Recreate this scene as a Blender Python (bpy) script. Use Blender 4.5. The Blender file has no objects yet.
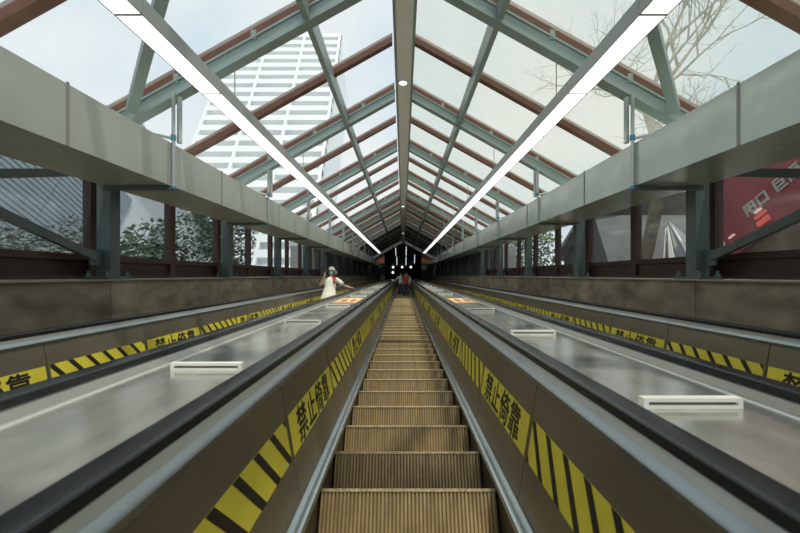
import bpy, bmesh, math, random
from mathutils import Vector, Matrix
random.seed(7)
scene = bpy.context.scene
COL = scene.collection
R = math.radians
INC = R(30)
MS = Matrix.Rotation(INC, 4, 'X')          # incline frame (x across, y up the incline, z square to it) -> world
def S(x, y, z): return MS @ Vector((x, y, z))
ORD = ['first','second','third','fourth','fifth','sixth','seventh','eighth','ninth','tenth','eleventh','twelfth','thirteenth',
       'fourteenth','fifteenth','sixteenth','seventeenth','eighteenth','nineteenth','twentieth','twenty-first','twenty-second',
       'twenty-third','twenty-fourth','twenty-fifth','twenty-sixth','twenty-seventh','twenty-eighth','twenty-ninth','thirtieth']

# ------------------------------------------------------------------ materials
def newmat(name):
    m = bpy.data.materials.new(name); m.use_nodes = True
    nt = m.node_tree; nt.nodes.clear()
    return m, nt, nt.nodes, nt.links
def mat(name, col, rough=.5, metal=0., var=0., scale=6., stretch=(1,1,1), bump=0., bscale=None, col2=None, spec=.5, emit=None, estr=1., rvar=0., detail=4.):
    m, nt, N, L = newmat(name)
    out = N.new('ShaderNodeOutputMaterial'); b = N.new('ShaderNodeBsdfPrincipled')
    L.new(b.outputs[0], out.inputs[0])
    b.inputs['Base Color'].default_value = (*col, 1); b.inputs['Roughness'].default_value = rough
    b.inputs['Metallic'].default_value = metal; b.inputs['Specular IOR Level'].default_value = spec
    if emit:
        b.inputs['Emission Color'].default_value = (*emit, 1); b.inputs['Emission Strength'].default_value = estr
    if var or bump or col2 or rvar:
        tc = N.new('ShaderNodeTexCoord'); mp = N.new('ShaderNodeMapping'); mp.inputs['Scale'].default_value = stretch
        nz = N.new('ShaderNodeTexNoise'); nz.inputs['Scale'].default_value = scale; nz.inputs['Detail'].default_value = detail
        L.new(tc.outputs['Object'], mp.inputs[0]); L.new(mp.outputs[0], nz.inputs[0])
        if var or col2:
            rp = N.new('ShaderNodeValToRGB')
            c2 = col2 or tuple(min(1, c*(1+var)) for c in col)
            c1 = col if col2 else tuple(c*(1-var) for c in col)
            rp.color_ramp.elements[0].color = (*c1, 1); rp.color_ramp.elements[1].color = (*c2, 1)
            rp.color_ramp.elements[0].position = .32; rp.color_ramp.elements[1].position = .68
            L.new(nz.outputs[0], rp.inputs[0]); L.new(rp.outputs[0], b.inputs['Base Color'])
        if rvar:
            mr = N.new('ShaderNodeMapRange'); mr.inputs[3].default_value = max(.03, rough-rvar); mr.inputs[4].default_value = rough+rvar
            L.new(nz.outputs[0], mr.inputs[0]); L.new(mr.outputs[0], b.inputs['Roughness'])
        if bump:
            n2 = N.new('ShaderNodeTexNoise'); n2.inputs['Scale'].default_value = bscale or scale
            L.new(mp.outputs[0], n2.inputs[0])
            bp = N.new('ShaderNodeBump'); bp.inputs['Strength'].default_value = bump; bp.inputs['Distance'].default_value = .02
            L.new(n2.outputs[0], bp.inputs['Height']); L.new(bp.outputs[0], b.inputs['Normal'])
    return m
def glassmat(name, tint, haze, h0, h1, gloss=.03, scale=1.5, rough=.08, drips=False):
    m, nt, N, L = newmat(name)
    out = N.new('ShaderNodeOutputMaterial')
    tr = N.new('ShaderNodeBsdfTransparent'); tr.inputs[0].default_value = (*tint, 1)
    tl = N.new('ShaderNodeBsdfTranslucent'); tl.inputs[0].default_value = (*haze, 1)
    df = N.new('ShaderNodeBsdfDiffuse'); df.inputs[0].default_value = (*haze, 1)
    hz = N.new('ShaderNodeMixShader'); hz.inputs[0].default_value = .25
    L.new(tl.outputs[0], hz.inputs[1]); L.new(df.outputs[0], hz.inputs[2])
    gl = N.new('ShaderNodeBsdfGlossy'); gl.inputs['Roughness'].default_value = rough
    tc = N.new('ShaderNodeTexCoord'); mp = N.new('ShaderNodeMapping'); nz = N.new('ShaderNodeTexNoise'); nz.inputs['Scale'].default_value = scale; nz.inputs['Detail'].default_value = 5
    if drips: mp.inputs['Scale'].default_value = (1, 6, 1)
    mr = N.new('ShaderNodeMapRange'); mr.inputs[1].default_value = .3; mr.inputs[2].default_value = .7
    mr.inputs[3].default_value = h0; mr.inputs[4].default_value = h1
    L.new(tc.outputs['Object'], mp.inputs[0]); L.new(mp.outputs[0], nz.inputs[0]); L.new(nz.outputs[0], mr.inputs[0])
    m1 = N.new('ShaderNodeMixShader'); L.new(mr.outputs[0], m1.inputs[0]); L.new(tr.outputs[0], m1.inputs[1]); L.new(hz.outputs[0], m1.inputs[2])
    m2 = N.new('ShaderNodeMixShader'); m2.inputs[0].default_value = gloss; L.new(m1.outputs[0], m2.inputs[1]); L.new(gl.outputs[0], m2.inputs[2])
    L.new(m2.outputs[0], out.inputs[0])
    return m
def granitemat():
    m, nt, N, L = newmat('granite')
    out = N.new('ShaderNodeOutputMaterial'); b = N.new('ShaderNodeBsdfPrincipled'); L.new(b.outputs[0], out.inputs[0])
    b.inputs['Roughness'].default_value = .5
    tc = N.new('ShaderNodeTexCoord')
    n1 = N.new('ShaderNodeTexNoise'); n1.inputs['Scale'].default_value = 3.0; n1.inputs['Detail'].default_value = 8; n1.inputs['Distortion'].default_value = .25
    n2 = N.new('ShaderNodeTexNoise'); n2.inputs['Scale'].default_value = 40
    mpg = N.new('ShaderNodeMapping'); mpg.inputs['Scale'].default_value = (1, .8, 1.6); L.new(tc.outputs['Object'], mpg.inputs[0]); L.new(mpg.outputs[0], n1.inputs[0]); L.new(tc.outputs['Object'], n2.inputs[0])
    rp = N.new('ShaderNodeValToRGB'); e = rp.color_ramp.elements
    e[0].position = .3; e[0].color = (.125, .092, .058, 1); e[1].position = .72; e[1].color = (.37, .30, .21, 1)
    k = e.new(.52); k.color = (.235, .195, .14, 1)
    L.new(n1.outputs[0], rp.inputs[0])
    sep = N.new('ShaderNodeSeparateXYZ'); L.new(tc.outputs['Object'], sep.inputs[0])
    a = N.new('ShaderNodeMath'); a.operation = 'MULTIPLY'; a.inputs[1].default_value = 1/2.1; L.new(sep.outputs[1], a.inputs[0])
    f = N.new('ShaderNodeMath'); f.operation = 'FRACT'; L.new(a.outputs[0], f.inputs[0])
    fl = N.new('ShaderNodeMath'); fl.operation = 'FLOOR'; L.new(a.outputs[0], fl.inputs[0])
    wn = N.new('ShaderNodeTexWhiteNoise'); wn.noise_dimensions = '1D'; L.new(fl.outputs[0], wn.inputs['W'])
    lt = N.new('ShaderNodeMath'); lt.operation = 'GREATER_THAN'; lt.inputs[1].default_value = .004; L.new(f.outputs[0], lt.inputs[0])
    mr = N.new('ShaderNodeMapRange'); mr.inputs[3].default_value = .8; mr.inputs[4].default_value = 1.2; L.new(wn.outputs['Value'], mr.inputs[0])
    mu = N.new('ShaderNodeMath'); mu.operation = 'MULTIPLY'; L.new(mr.outputs[0], mu.inputs[0]); L.new(lt.outputs[0], mu.inputs[1])
    mx = N.new('ShaderNodeVectorMath'); mx.operation = 'SCALE'; L.new(rp.outputs[0], mx.inputs[0]); L.new(mu.outputs[0], mx.inputs['Scale'])
    L.new(mx.outputs[0], b.inputs['Base Color'])
    bp = N.new('ShaderNodeBump'); bp.inputs['Strength'].default_value = .1; L.new(n2.outputs[0], bp.inputs['Height']); L.new(bp.outputs[0], b.inputs['Normal'])
    return m

M = {}
M['step'] = mat('worn_step_metal', (.27, .185, .08), .5, .25, scale=7, col2=(.50, .37, .19), stretch=(2.5, 1, .5), rvar=.1)
M['stepdark'] = mat('step_groove', (.19, .135, .065), .7, .1)
M['nose'] = mat('step_edge_metal', (.46, .36, .2), .4, .4, var=.35, scale=60)
M['panel'] = mat('brown_stained_steel', (.26, .225, .165), .42, .7, var=.12, scale=3, rvar=.08, stretch=(1, .5, 1))
M['joint'] = mat('dark_joint', (.03, .028, .024), .7)
M['rubber'] = mat('black_rubber', (.016, .018, .02), .27, 0, var=.15, scale=5)
M['alu'] = mat('brushed_aluminium', (.29, .33, .345), .28, .9, var=.08, scale=8, stretch=(1, .1, 1))
M['band'] = mat('grey_steel_band', (.30, .30, .265), .36, .8, var=.08, scale=6, stretch=(1, .1, 1))
M['deck'] = mat('scuffed_stainless', (.52, .52, .465), .2, .66, var=.2, scale=4, rvar=.09, stretch=(1.5, .6, 1), bump=.04, bscale=3, detail=7)
M['strip'] = mat('bright_steel_strip', (.75, .76, .70), .35, .7)
M['guard'] = mat('polished_skirt_guard', (.52, .58, .60), .2, .95)
M['skirt'] = mat('dark_skirt', (.06, .055, .05), .4, .5)
M['yellow'] = mat('yellow_vinyl', (.74, .63, .06), .42, 0, var=.07, scale=5)
M['black'] = mat('black_print', (.015, .014, .012), .5)
M['whiteplastic'] = mat('white_plastic', (.82, .80, .74), .4, var=.05)
M['slot'] = mat('dark_slot', (.16, .16, .16), .6)
M['orange'] = mat('orange_print', (.85, .46, .10), .45, var=.1, scale=8)
M['redprint'] = mat('red_print', (.55, .06, .03), .5)
M['cream'] = mat('cream_print', (.9, .75, .4), .5)
M['clad'] = mat('grey_green_cladding', (.45, .485, .43), .42, .15, var=.06, scale=2.5)
M['cladfilm'] = mat('glossy_wrapped_cladding', (.50, .575, .53), .25, .2, var=.06, scale=2.5, bump=.6, bscale=2.6)
M['seam'] = mat('cladding_seam', (.28, .29, .25), .6)
M['rafter'] = mat('grey_green_paint', (.33, .41, .39), .4, .1, var=.06, scale=3)
M['column'] = mat('dark_green_grey_paint', (.11, .145, .138), .38, .1, var=.08, scale=4)  # green-grey paint, lowered in tone to carry the shade under the eaves
M['browndark'] = mat('dark_brown_frame', (.048, .021, .015), .5, var=.15, scale=5)  # same brown as the roof bars, with eave shade put into the colour
M['brown'] = mat('brown_frame_paint', (.17, .072, .043), .45, var=.12, scale=5)
M['ridge'] = mat('cream_soffit', (.93, .92, .87), .5)
M['granite'] = granitemat()
M['dark'] = mat('dark_concrete', (.11, .115, .11), .75, var=.2, scale=2)
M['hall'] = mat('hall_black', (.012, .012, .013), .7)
M['concrete'] = mat('grey_concrete', (.30, .31, .31), .8, var=.2, scale=1.5)
M['lamp'] = mat('lamp_diffuser', (.9, .9, .88), .5, emit=(1, .99, .95), estr=2.2)
M['tube'] = mat('tube_glow', (.9, .9, .9), .5, emit=(.9, .97, 1), estr=1.1)
M['housing'] = mat('lamp_housing', (.52, .54, .53), .35, .3)
M['pipe'] = mat('galvanised_pipe', (.50, .54, .52), .3, .7)
M['blue'] = mat('blue_fitting', (.09, .27, .42), .4)
M['roofL'] = glassmat('roof_glass_clear', (.97, .985, .985), (.84, .90, .90), .06, .15, .02)
M['roofR'] = glassmat('roof_glass_dusty', (.915, .93, .905), (.74, .78, .71), .12, .22, .02, drips=True)
M['winG'] = glassmat('wall_glass', (.93, .96, .97), (.7, .76, .8), .01, .04, .04)
M['sill'] = mat('ledge_stone', (.27, .25, .20), .45, var=.1)
M['skin'] = mat('skin', (.60, .39, .29), .5)
M['hair'] = mat('dark_hair', (.02, .016, .014), .5)
M['dress'] = mat('cream_cotton', (.80, .76, .66), .8, var=.1, scale=14)
M['hat'] = mat('white_cotton', (.84, .81, .74), .8)
M['mask'] = mat('blue_mask', (.30, .48, .55), .7)
M['redcloth'] = mat('red_cloth', (.50, .045, .05), .7, var=.35, scale=18)
M['darkcloth'] = mat('dark_cloth', (.03, .032, .04), .8)
M['palecloth'] = mat('pale_blue_cloth', (.62, .72, .80), .7)
M['phone'] = mat('phone_black', (.012, .012, .014), .25)
M['eye'] = mat('eye_dark', (.01, .008, .008), .3)
M['lip'] = mat('lips', (.45, .18, .15), .5)
M['bark'] = mat('bark', (.22, .19, .13), .8, var=.35, scale=7, bump=.4)
M['leafD'] = mat('dark_leaf', (.035, .075, .032), .45, var=.45, scale=1.3)
M['leafG'] = mat('grey_leaf', (.13, .16, .14), .6, var=.5, scale=2)
M['leafL'] = mat('light_leaf', (.10, .16, .045), .5, var=.45, scale=1.3)
M['facade'] = mat('pale_blue_facade', (.54, .62, .66), .6, var=.05, scale=.5)
M['groove'] = mat('facade_groove', (.27, .33, .37), .7)
M['tower'] = mat('white_tower_wall', (.66, .69, .70), .6)
M['tower2'] = mat('tower_shadow_gap', (.74, .78, .79), .6)  # wall tone between the balcony bands
M['render'] = mat('white_render', (.70, .74, .75), .7, var=.08, scale=.6)
M['redwall'] = mat('maroon_hoarding', (.32, .045, .055), .5, var=.12, scale=1)
M['signtxt'] = mat('sign_grey_letters', (.52, .48, .40), .5)
M['signlit'] = mat('lit_red_sign', (.6, .1, .08), .5, emit=(1, .16, .10), estr=.3)  # glow stands in for red lantern reflections
M['signlit2'] = mat('lit_pale_sign', (.8, .6, .5), .5, emit=(1, .75, .6), estr=.45)
M['greyroof'] = mat('grey_roof_sheet', (.16, .175, .175), .5, var=.2, scale=1)
M['tarp'] = mat('grey_tarpaulin', (.13, .135, .135), .6, col2=(.26, .26, .25), scale=2.5, stretch=(1, 1, .3))
M['paleroof'] = mat('white_tarpaulin', (.78, .75, .68), .6)
M['soil'] = mat('brown_earth', (.20, .155, .11), .9, var=.3, scale=2)

# ------------------------------------------------------------------ mesh builder
class MB:
    def __init__(s): s.v = []; s.f = []; s.m = []; s.mats = []
    def mi(s, m):
        if m not in s.mats: s.mats.append(m)
        return s.mats.index(m)
    def add(s, vs, fs, m):
        b = len(s.v); i = s.mi(m); s.v += [tuple(v) for v in vs]
        for f in fs: s.f.append(tuple(b+k for k in f)); s.m.append(i)
    def box(s, x0, x1, y0, y1, z0, z1, m):
        vs = [(x0,y0,z0),(x1,y0,z0),(x1,y1,z0),(x0,y1,z0),(x0,y0,z1),(x1,y0,z1),(x1,y1,z1),(x0,y1,z1)]
        s.add(vs, [(0,3,2,1),(4,5,6,7),(0,1,5,4),(1,2,6,5),(2,3,7,6),(3,0,4,7)], m)
    def prism(s, prof, y0, y1, m, cap=True):
        """profile of (x, z) points run along y"""
        n = len(prof); vs = [(x, y0, z) for x, z in prof] + [(x, y1, z) for x, z in prof]
        fs = [(i, (i+1) % n, n+(i+1) % n, n+i) for i in range(n)]
        if cap: fs += [tuple(range(n-1, -1, -1)), tuple(range(n, 2*n))]
        s.add(vs, fs, m)
    def tube(s, p0, p1, r0, r1=None, m=None, n=8, cap=True):
        r1 = r0 if r1 is None else r1
        p0 = Vector(p0); p1 = Vector(p1); d = (p1-p0).normalized()
        a = d.cross(Vector((0,0,1)) if abs(d.z) < .9 else Vector((1,0,0))).normalized(); b = d.cross(a)
        vs = []
        for p, r in ((p0, r0), (p1, r1)):
            for i in range(n):
                t = 2*math.pi*i/n; vs.append(p + a*math.cos(t)*r + b*math.sin(t)*r)
        fs = [(i, n+i, n+(i+1) % n, (i+1) % n) for i in range(n)]
        if cap: fs += [tuple(range(n)), tuple(range(2*n-1, n-1, -1))]
        s.add(vs, fs, m)
    def bar(s, p0, p1, w, h, m, up=(0,0,1)):
        p0 = Vector(p0); p1 = Vector(p1); d = (p1-p0).normalized(); a = d.cross(Vector(up)).normalized(); b = a.cross(d)
        vs = []
        for p in (p0, p1):
            for u, v in ((-1,-1),(1,-1),(1,1),(-1,1)): vs.append(p + a*u*w/2 + b*v*h/2)
        s.add(vs, [(0,1,2,3)[::-1],(4,5,6,7),(0,1,5,4),(1,2,6,5),(2,3,7,6),(3,0,4,7)], m)
    def ell(s, c, r, m, nu=14, nv=9):
        vs = []; fs = []
        for j in range(nv+1):
            t = math.pi*j/nv
            for i in range(nu):
                p = 2*math.pi*i/nu
                vs.append((c[0]+r[0]*math.sin(t)*math.cos(p), c[1]+r[1]*math.sin(t)*math.sin(p), c[2]+r[2]*math.cos(t)))
        for j in range(nv):
            for i in range(nu): fs.append((j*nu+i, (j+1)*nu+i, (j+1)*nu+(i+1) % nu, j*nu+(i+1) % nu))
        s.add(vs, fs, m)
    def rings(s, rs, m, n=20, cap=True):
        """rs: (cx, cy, z, rx, ry)"""
        vs = []; fs = []
        for cx, cy, z, rx, ry in rs:
            for i in range(n):
                t = 2*math.pi*i/n; vs.append((cx+rx*math.cos(t), cy+ry*math.sin(t), z))
        k = len(rs)
        for j in range(k-1):
            for i in range(n): fs.append((j*n+i, j*n+(i+1) % n, (j+1)*n+(i+1) % n, (j+1)*n+i))
        if cap: fs += [tuple(range(n-1,-1,-1)), tuple(range((k-1)*n, k*n))]
        s.add(vs, fs, m)
    def mesh(s, name, smooth=False, bevel=0):
        me = bpy.data.meshes.new(name); me.from_pydata(s.v, [], s.f)
        for m in s.mats: me.materials.append(M[m])
        me.polygons.foreach_set('material_index', s.m)
        bm = bmesh.new(); bm.from_mesh(me)
        bmesh.ops.remove_doubles(bm, verts=bm.verts, dist=1e-6) if smooth else None
        bmesh.ops.recalc_face_normals(bm, faces=bm.faces)
        if bevel:
            bmesh.ops.bevel(bm, geom=[e for e in bm.edges if len(e.link_faces) == 2 and e.calc_face_angle(0) > .6], offset=bevel, segments=2, affect='EDGES', profile=.5)
        bm.to_mesh(me); bm.free()
        if smooth: me.polygons.foreach_set('use_smooth', [True]*len(me.polygons)); 
        me.update(); return me
def link(name, data, parent=None):
    o = bpy.data.objects.new(name, data); COL.objects.link(o)
    if parent: o.parent = parent
    return o
def tag(o, label, cat, group=None, kind=None):
    o['label'] = label; o['category'] = cat
    if group: o['group'] = group
    if kind: o['kind'] = kind
    return o
def inc(o, x=0, y=0, z=0):
    """stand an object in the incline frame"""
    o.location = S(x, y, z); o.rotation_euler = (INC, 0, 0); return o
def dup(o, parent=None):
    c = o.copy(); COL.objects.link(c)
    if parent: c.parent = parent
    for ch in list(o.children): dup(ch, c)
    return c
def empty(name): 
    o = bpy.data.objects.new(name, None); COL.objects.link(o); o.empty_display_size = .1; return o
def shade_auto(me, ang=40):
    me.polygons.foreach_set('use_smooth', [True]*len(me.polygons))
    me.set_sharp_from_angle(angle=R(ang))
    return me

# ------------------------------------------------------------------ camera
cam = bpy.data.cameras.new('camera'); co = bpy.data.objects.new('camera', cam); COL.objects.link(co)
cam.sensor_width = 36; cam.lens = 390/800*36
cam.shift_x = -3/800; cam.shift_y = 8.5/800
cam.clip_start = .05; cam.clip_end = 500
cam.dof.use_dof = True; cam.dof.focus_distance = 7.0; cam.dof.aperture_fstop = 3.2
co.location = (0, 0, 0); co.rotation_euler = (R(90)+INC, 0, 0)
scene.camera = co

# ------------------------------------------------------------------ setting constants
FR0, FRP = 1.44, 3.14
YF = [FR0 + FRP*k for k in range(14)]       # column frames
YEND = YF[-1]                                # 42.26
YB = -5.0
def zr(x): return 3.55 - .56*abs(x)          # underside of roof rafters

# ------------------------------------------------------------------ escalators
HZ = 1.195
def make_step():
    """one escalator step, origin at middle of its nosing, in the incline frame"""
    mb = MB()
    up = Vector((0, math.sin(INC), math.cos(INC))); fw = Vector((0, math.cos(INC), -math.sin(INC)))
    n = 46; W = .485; rise, dep = .235, .4
    def riser(t):   # t 0 top .. 1 bottom, slightly bowed
        return -up*(rise*t) + fw*(.018*math.sin(math.pi*t*.5)*1.0)
    xs = []
    pit = 2*W/n
    for i in range(n):
        x0 = -W + i*pit
        xs += [(x0, 0), (x0+pit*.55, 0), (x0+pit*.58, 1), (x0+pit*.97, 1)]
    xs.append((W, 0))
    T = [.05, .3, .55, .8, 1.0]
    vs = []; 
    for t in T:
        for x, g in xs:
            p = riser(t) + fw*(.009*g); vs.append((x, p.y, p.z))
    k = len(xs); fs1 = []; fs2 = []
    for j in range(len(T)-1):
        for i in range(k-1):
            f = (j*k+i, j*k+i+1, (j+1)*k+i+1, (j+1)*k+i)
            (fs2 if (i % 4) == 2 else fs1).append(f)
    mb.add(vs, fs1, 'step')
    mb.add(vs, fs2, 'stepdark')
    # nosing strip: ribbed light edge
    a = Vector((0,0,0)); prof = [a - fw*.004, a - fw*.004 - up*.014, a + fw*.012 - up*.014, a + fw*.03 + up*.0, a + fw*.004 + up*.002]
    m = len(prof); vs = [( -W, p.y, p.z) for p in prof] + [(W, p.y, p.z) for p in prof]
    mb.add(vs, [(i, (i+1) % m, m+(i+1) % m, m+i) for i in range(m)] + [tuple(range(m)), tuple(range(2*m-1, m-1, -1))], 'nose')
    # tread with ribs
    vs = []; fs = []; fs2 = []
    for q in (.02, dep):
        for x, g in xs:
            p = fw*q - up*(.009*g); vs.append((x, p.y, p.z))
    for i in range(k-1): (fs2 if (i % 4) == 2 else fs).append((i, i+1, k+i+1, k+i))
    mb.add(vs, fs, 'step'); mb.add(vs, fs2, 'stepdark')
    # end cheeks and underside
    c = [riser(.05), riser(.5), riser(1), riser(1)+fw*.1, fw*dep-up*.05, fw*dep]
    for sx in (-W, W):
        mb.add([(sx, p.y, p.z) for p in c], [tuple(range(6))], 'stepdark')
    return mb.mesh('step')
STEP = make_step()
PSL = .17    # lean of the inner panels
def px_(z): return .53 + PSL*(z+1.12)
Y0E, Y1E = YB, 46.2
TXT0, PER = 1.93, 2.25
JOINTS = []
k = -3
while TXT0 + PER*k < Y1E:
    JOINTS += [TXT0+PER*k-.02, TXT0+PER*k+1.08]; k += 1

def text_mesh(body, size, bold=0., mname='black', extrude=.0008, heavy=0.):
    cu = bpy.data.curves.new('lettering', 'FONT'); cu.body = body; cu.size = size; cu.offset = bold; cu.extrude = extrude
    cu.align_x = 'CENTER'; cu.align_y = 'CENTER'; cu.resolution_u = 2; cu.space_character = 1.12
    o = bpy.data.objects.new('tmp', cu); COL.objects.link(o)
    dg = bpy.context.evaluated_depsgraph_get(); dg.update()
    me = bpy.data.meshes.new_from_object(o.evaluated_get(dg))
    if heavy:
        bm = bmesh.new()
        for i in range(8):
            b2 = me.copy(); b2.transform(Matrix.Translation((heavy*math.cos(i*math.pi/4), heavy*math.sin(i*math.pi/4), i*.00004))); bm.from_mesh(b2); bpy.data.meshes.remove(b2)
        bm.to_mesh(me); bm.free()
    me.materials.clear(); me.materials.append(M[mname])
    xs = [v.co.x for v in me.vertices]; ys = [v.co.y for v in me.vertices]
    if xs:
        off = Vector((-(max(xs)+min(xs))/2, -(max(ys)+min(ys))/2, 0)); me.transform(Matrix.Translation(off))
    bpy.data.objects.remove(o); return me
# sticker meshes in (u, v, n): u reading direction, v up, n out of the panel
SL, SH = 1.06, .2
mb = MB(); mb.box(-SL/2, SL/2, -SH/2, SH/2, 0, .0012, 'yellow'); TXT_BASE = mb.mesh('warning_sticker')
LET = text_mesh('禁止倚靠', .198, 0, heavy=.0034)
STL = 1.10
mb = MB(); mb.box(-STL/2, STL/2, -SH/2, SH/2, 0, .0012, 'yellow')
def clip_poly(pts, umin, umax):
    for sgn, lim in ((1, umin), (-1, umax)):
        out = []
        for i in range(len(pts)):
            a, b = pts[i], pts[(i+1) % len(pts)]
            ia, ib = sgn*a[0] >= sgn*lim, sgn*b[0] >= sgn*lim
            if ia: out.append(a)
            if ia != ib:
                t = (lim-a[0])/(b[0]-a[0]); out.append((lim, a[1]+t*(b[1]-a[1])))
        pts = out
        if not pts: break
    return pts
u = -STL/2 - .2
while u < STL/2 + .2:
    poly = clip_poly([(u, SH/2), (u+.055, SH/2), (u+.055+.18, -SH/2), (u+.18, -SH/2)], -STL/2, STL/2)
    if len(poly) >= 3: mb.add([(a, b, .0022) for a, b in poly], [tuple(range(len(poly)))], 'black')
    u += .18
STR_BASE = mb.mesh('hazard_stripe_sticker')

def make_escalator():
    root = empty('escalator')
    def zz(z): return z + HZ      # local z: nosing line = 0
    for i in range(100):
        o = link('step', STEP, root); o.location = (0, .34+.46*i, 0)
    for sg, sd in ((-1, 'l'), (1, 'r')):
        mb = MB()     # inner panels with open joints
        ys = [Y0E] + [j for j in JOINTS if Y0E < j < Y1E] + [Y1E]
        for a, b in zip(ys[:-1], ys[1:]):
            a += .004; b -= .004
            prof = [(sg*px_(-1.12), zz(-1.12)), (sg*px_(-.535), zz(-.535)), (sg*(px_(-.535)+.012), zz(-.535)), (sg*(px_(-1.12)+.012), zz(-1.12))]
            mb.prism(prof, a, b, 'panel')
        link('balustrade_panel', mb.mesh('balustrade_panel'), root)
        mb = MB()
        prof = [(sg*(px_(-1.12)+.012), zz(-1.16)), (sg*(px_(-.535)+.012), zz(-.545)), (sg*.69, zz(-.545)), (sg*.69, zz(-1.16))]
        mb.prism(prof, Y0E, Y1E, 'joint'); link('balustrade_core', mb.mesh('balustrade_core'), root)
        mb = MB()     # skirt
        mb.prism([(sg*.495, zz(-1.5)), (sg*.495, zz(-1.155)), (sg*.54, zz(-1.155)), (sg*.54, zz(-1.5))], Y0E, Y1E, 'skirt')
        link('skirt', mb.mesh('skirt'), root)
        mb = MB()     # polished rounded guard strip
        pr = [(sg*.531, zz(-1.155)), (sg*.488, zz(-1.155))]
        for t in range(7):
            a = math.pi*(1 - t/6*.62); pr.append((sg*(.494+.026*math.cos(a)), zz(-1.142+.022*math.sin(a))))
        pr += [(sg*.531, zz(-1.112))]
        mb.prism(pr, Y0E, Y1E, 'guard'); link('skirt_guard', shade_auto(mb.mesh('skirt_guard')), root)
        mb = MB()     # bright moulding on top of panel
        pr = [(sg*.632, zz(-.547)), (sg*.624, zz(-.537)), (sg*.624, zz(-.516)), (sg*.630, zz(-.507)), (sg*.648, zz(-.489)), (sg*.66, zz(-.489)), (sg*.66, zz(-.547))]
        mb.prism(pr, Y0E, Y1E, 'alu'); link('moulding', shade_auto(mb.mesh('moulding'), 30), root)
        mb = MB()
        pr = [(sg*.6482, zz(-.4888)), (sg*.672, zz(-.4665)), (sg*.77, zz(-.4665)), (sg*.77, zz(-.55)), (sg*.661, zz(-.55)), (sg*.661, zz(-.4888))]
        mb.prism(pr, Y0E, Y1E, 'band'); link('handrail_base', mb.mesh('handrail_base'), root)
        mb = MB()
        hp = [(.668, -.465)]
        for cx, a0 in ((.680, math.pi), (.748, math.pi/2)):
            for t in range(6):
                a = a0 - t/5*math.pi/2; hp.append((cx+.012*math.cos(a), -.442+.012*math.sin(a)))
        hp += [(.760, -.465)]
        pr = [(sg*x, zz(z)) for x, z in hp]
        mb.prism(pr, Y0E, Y1E, 'rubber'); link('handrail', shade_auto(mb.mesh('handrail'), 30), root)
        # stickers
        uu = Vector((0, -sg, 0)); vv = Vector((sg*PSL, 0, 1)).normalized(); nn = uu.cross(vv)
        zc = -.7975
        def place(o, yc):
            c = Vector((sg*px_(zc), yc, zz(zc))) + nn*.001
            o.matrix_local = Matrix(((uu.x, vv.x, nn.x, c.x), (uu.y, vv.y, nn.y, c.y), (uu.z, vv.z, nn.z, c.z), (0,0,0,1)))
        for k in range(-1, 20):
            y = TXT0+PER*k
            if y+SL < .2 or y > 44: continue
            st = link('warning_sticker', TXT_BASE, root); place(st, y+SL/2); st['label'] = 'yellow sticker with black lettering'
            le = link('lettering', LET, st); le.location = (0, 0, .0022)
            y2 = TXT0+PER*k-1.15
            if y2 < -.6: continue
            st = link('hazard_stripe_sticker', STR_BASE, root); place(st, y2+STL/2); st['label'] = 'yellow sticker with black diagonal stripes'
    return root
XC, DX = .03, 2.175
esc = make_escalator()
inc(esc, XC, 0, -HZ)
tag(esc, 'middle escalator with worn brown steps rising straight ahead', 'escalator', 'parallel escalators')
e2 = dup(esc); inc(e2, XC-DX, 0, -HZ); e2['label'] = 'left escalator carrying the woman in a white hat, beside the left granite parapet'
e3 = dup(esc); inc(e3, XC+DX, 0, -HZ); e3['label'] = 'empty right escalator beside the right granite parapet'

# decks between escalators
def make_deck(x0, x1, label):
    root = empty('escalator_deck'); inc(root, (x0+x1)/2, 0, -.5); h = (x1-x0)/2
    mb = MB(); seams = [YB, -1.6, .1, 2.15, 4.3, 6.4, 8.55, 10.7, 12.9, 15, 17.2, 19.4, 22, 25, 28, 32, 36, 40, 46]
    for a, b in zip(seams[:-1], seams[1:]):
        mb.box(-h, h, a+.002, b-.002, -.02, 0, 'deck')
    link('deck_plate', mb.mesh('deck_plate'), root)
    mb = MB(); mb.box(-h, h, YB, 46, -.06, -.021, 'joint'); link('deck_tray', mb.mesh('deck_tray'), root)
    for s in (-1, 1):
        mb = MB()
        mb.prism([(s*(h-.068), .0005), (s*(h-.064), .006), (s*(h-.048), .007), (s*(h-.047), .0005)], YB, 46, 'strip'); link('edge_strip', mb.mesh('edge_strip'), root)
        mb = MB(); mb.prism([(s*(h-.0465), .0005), (s*(h-.0465), .007), (s*h, .03), (s*h, .0005)], YB, 46, 'band'); link('edge_channel', mb.mesh('edge_channel'), root)
    tag(root, label, 'escalator deck', 'stainless decks between the escalators')
    return root
DKR = (XC+.772, XC+DX-.772); DKL = (XC-DX+.772, XC-.772)
make_deck(*DKR, 'stainless steel deck between middle and right escalators')
make_deck(*DKL, 'stainless steel deck between left and middle escalators')
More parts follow.
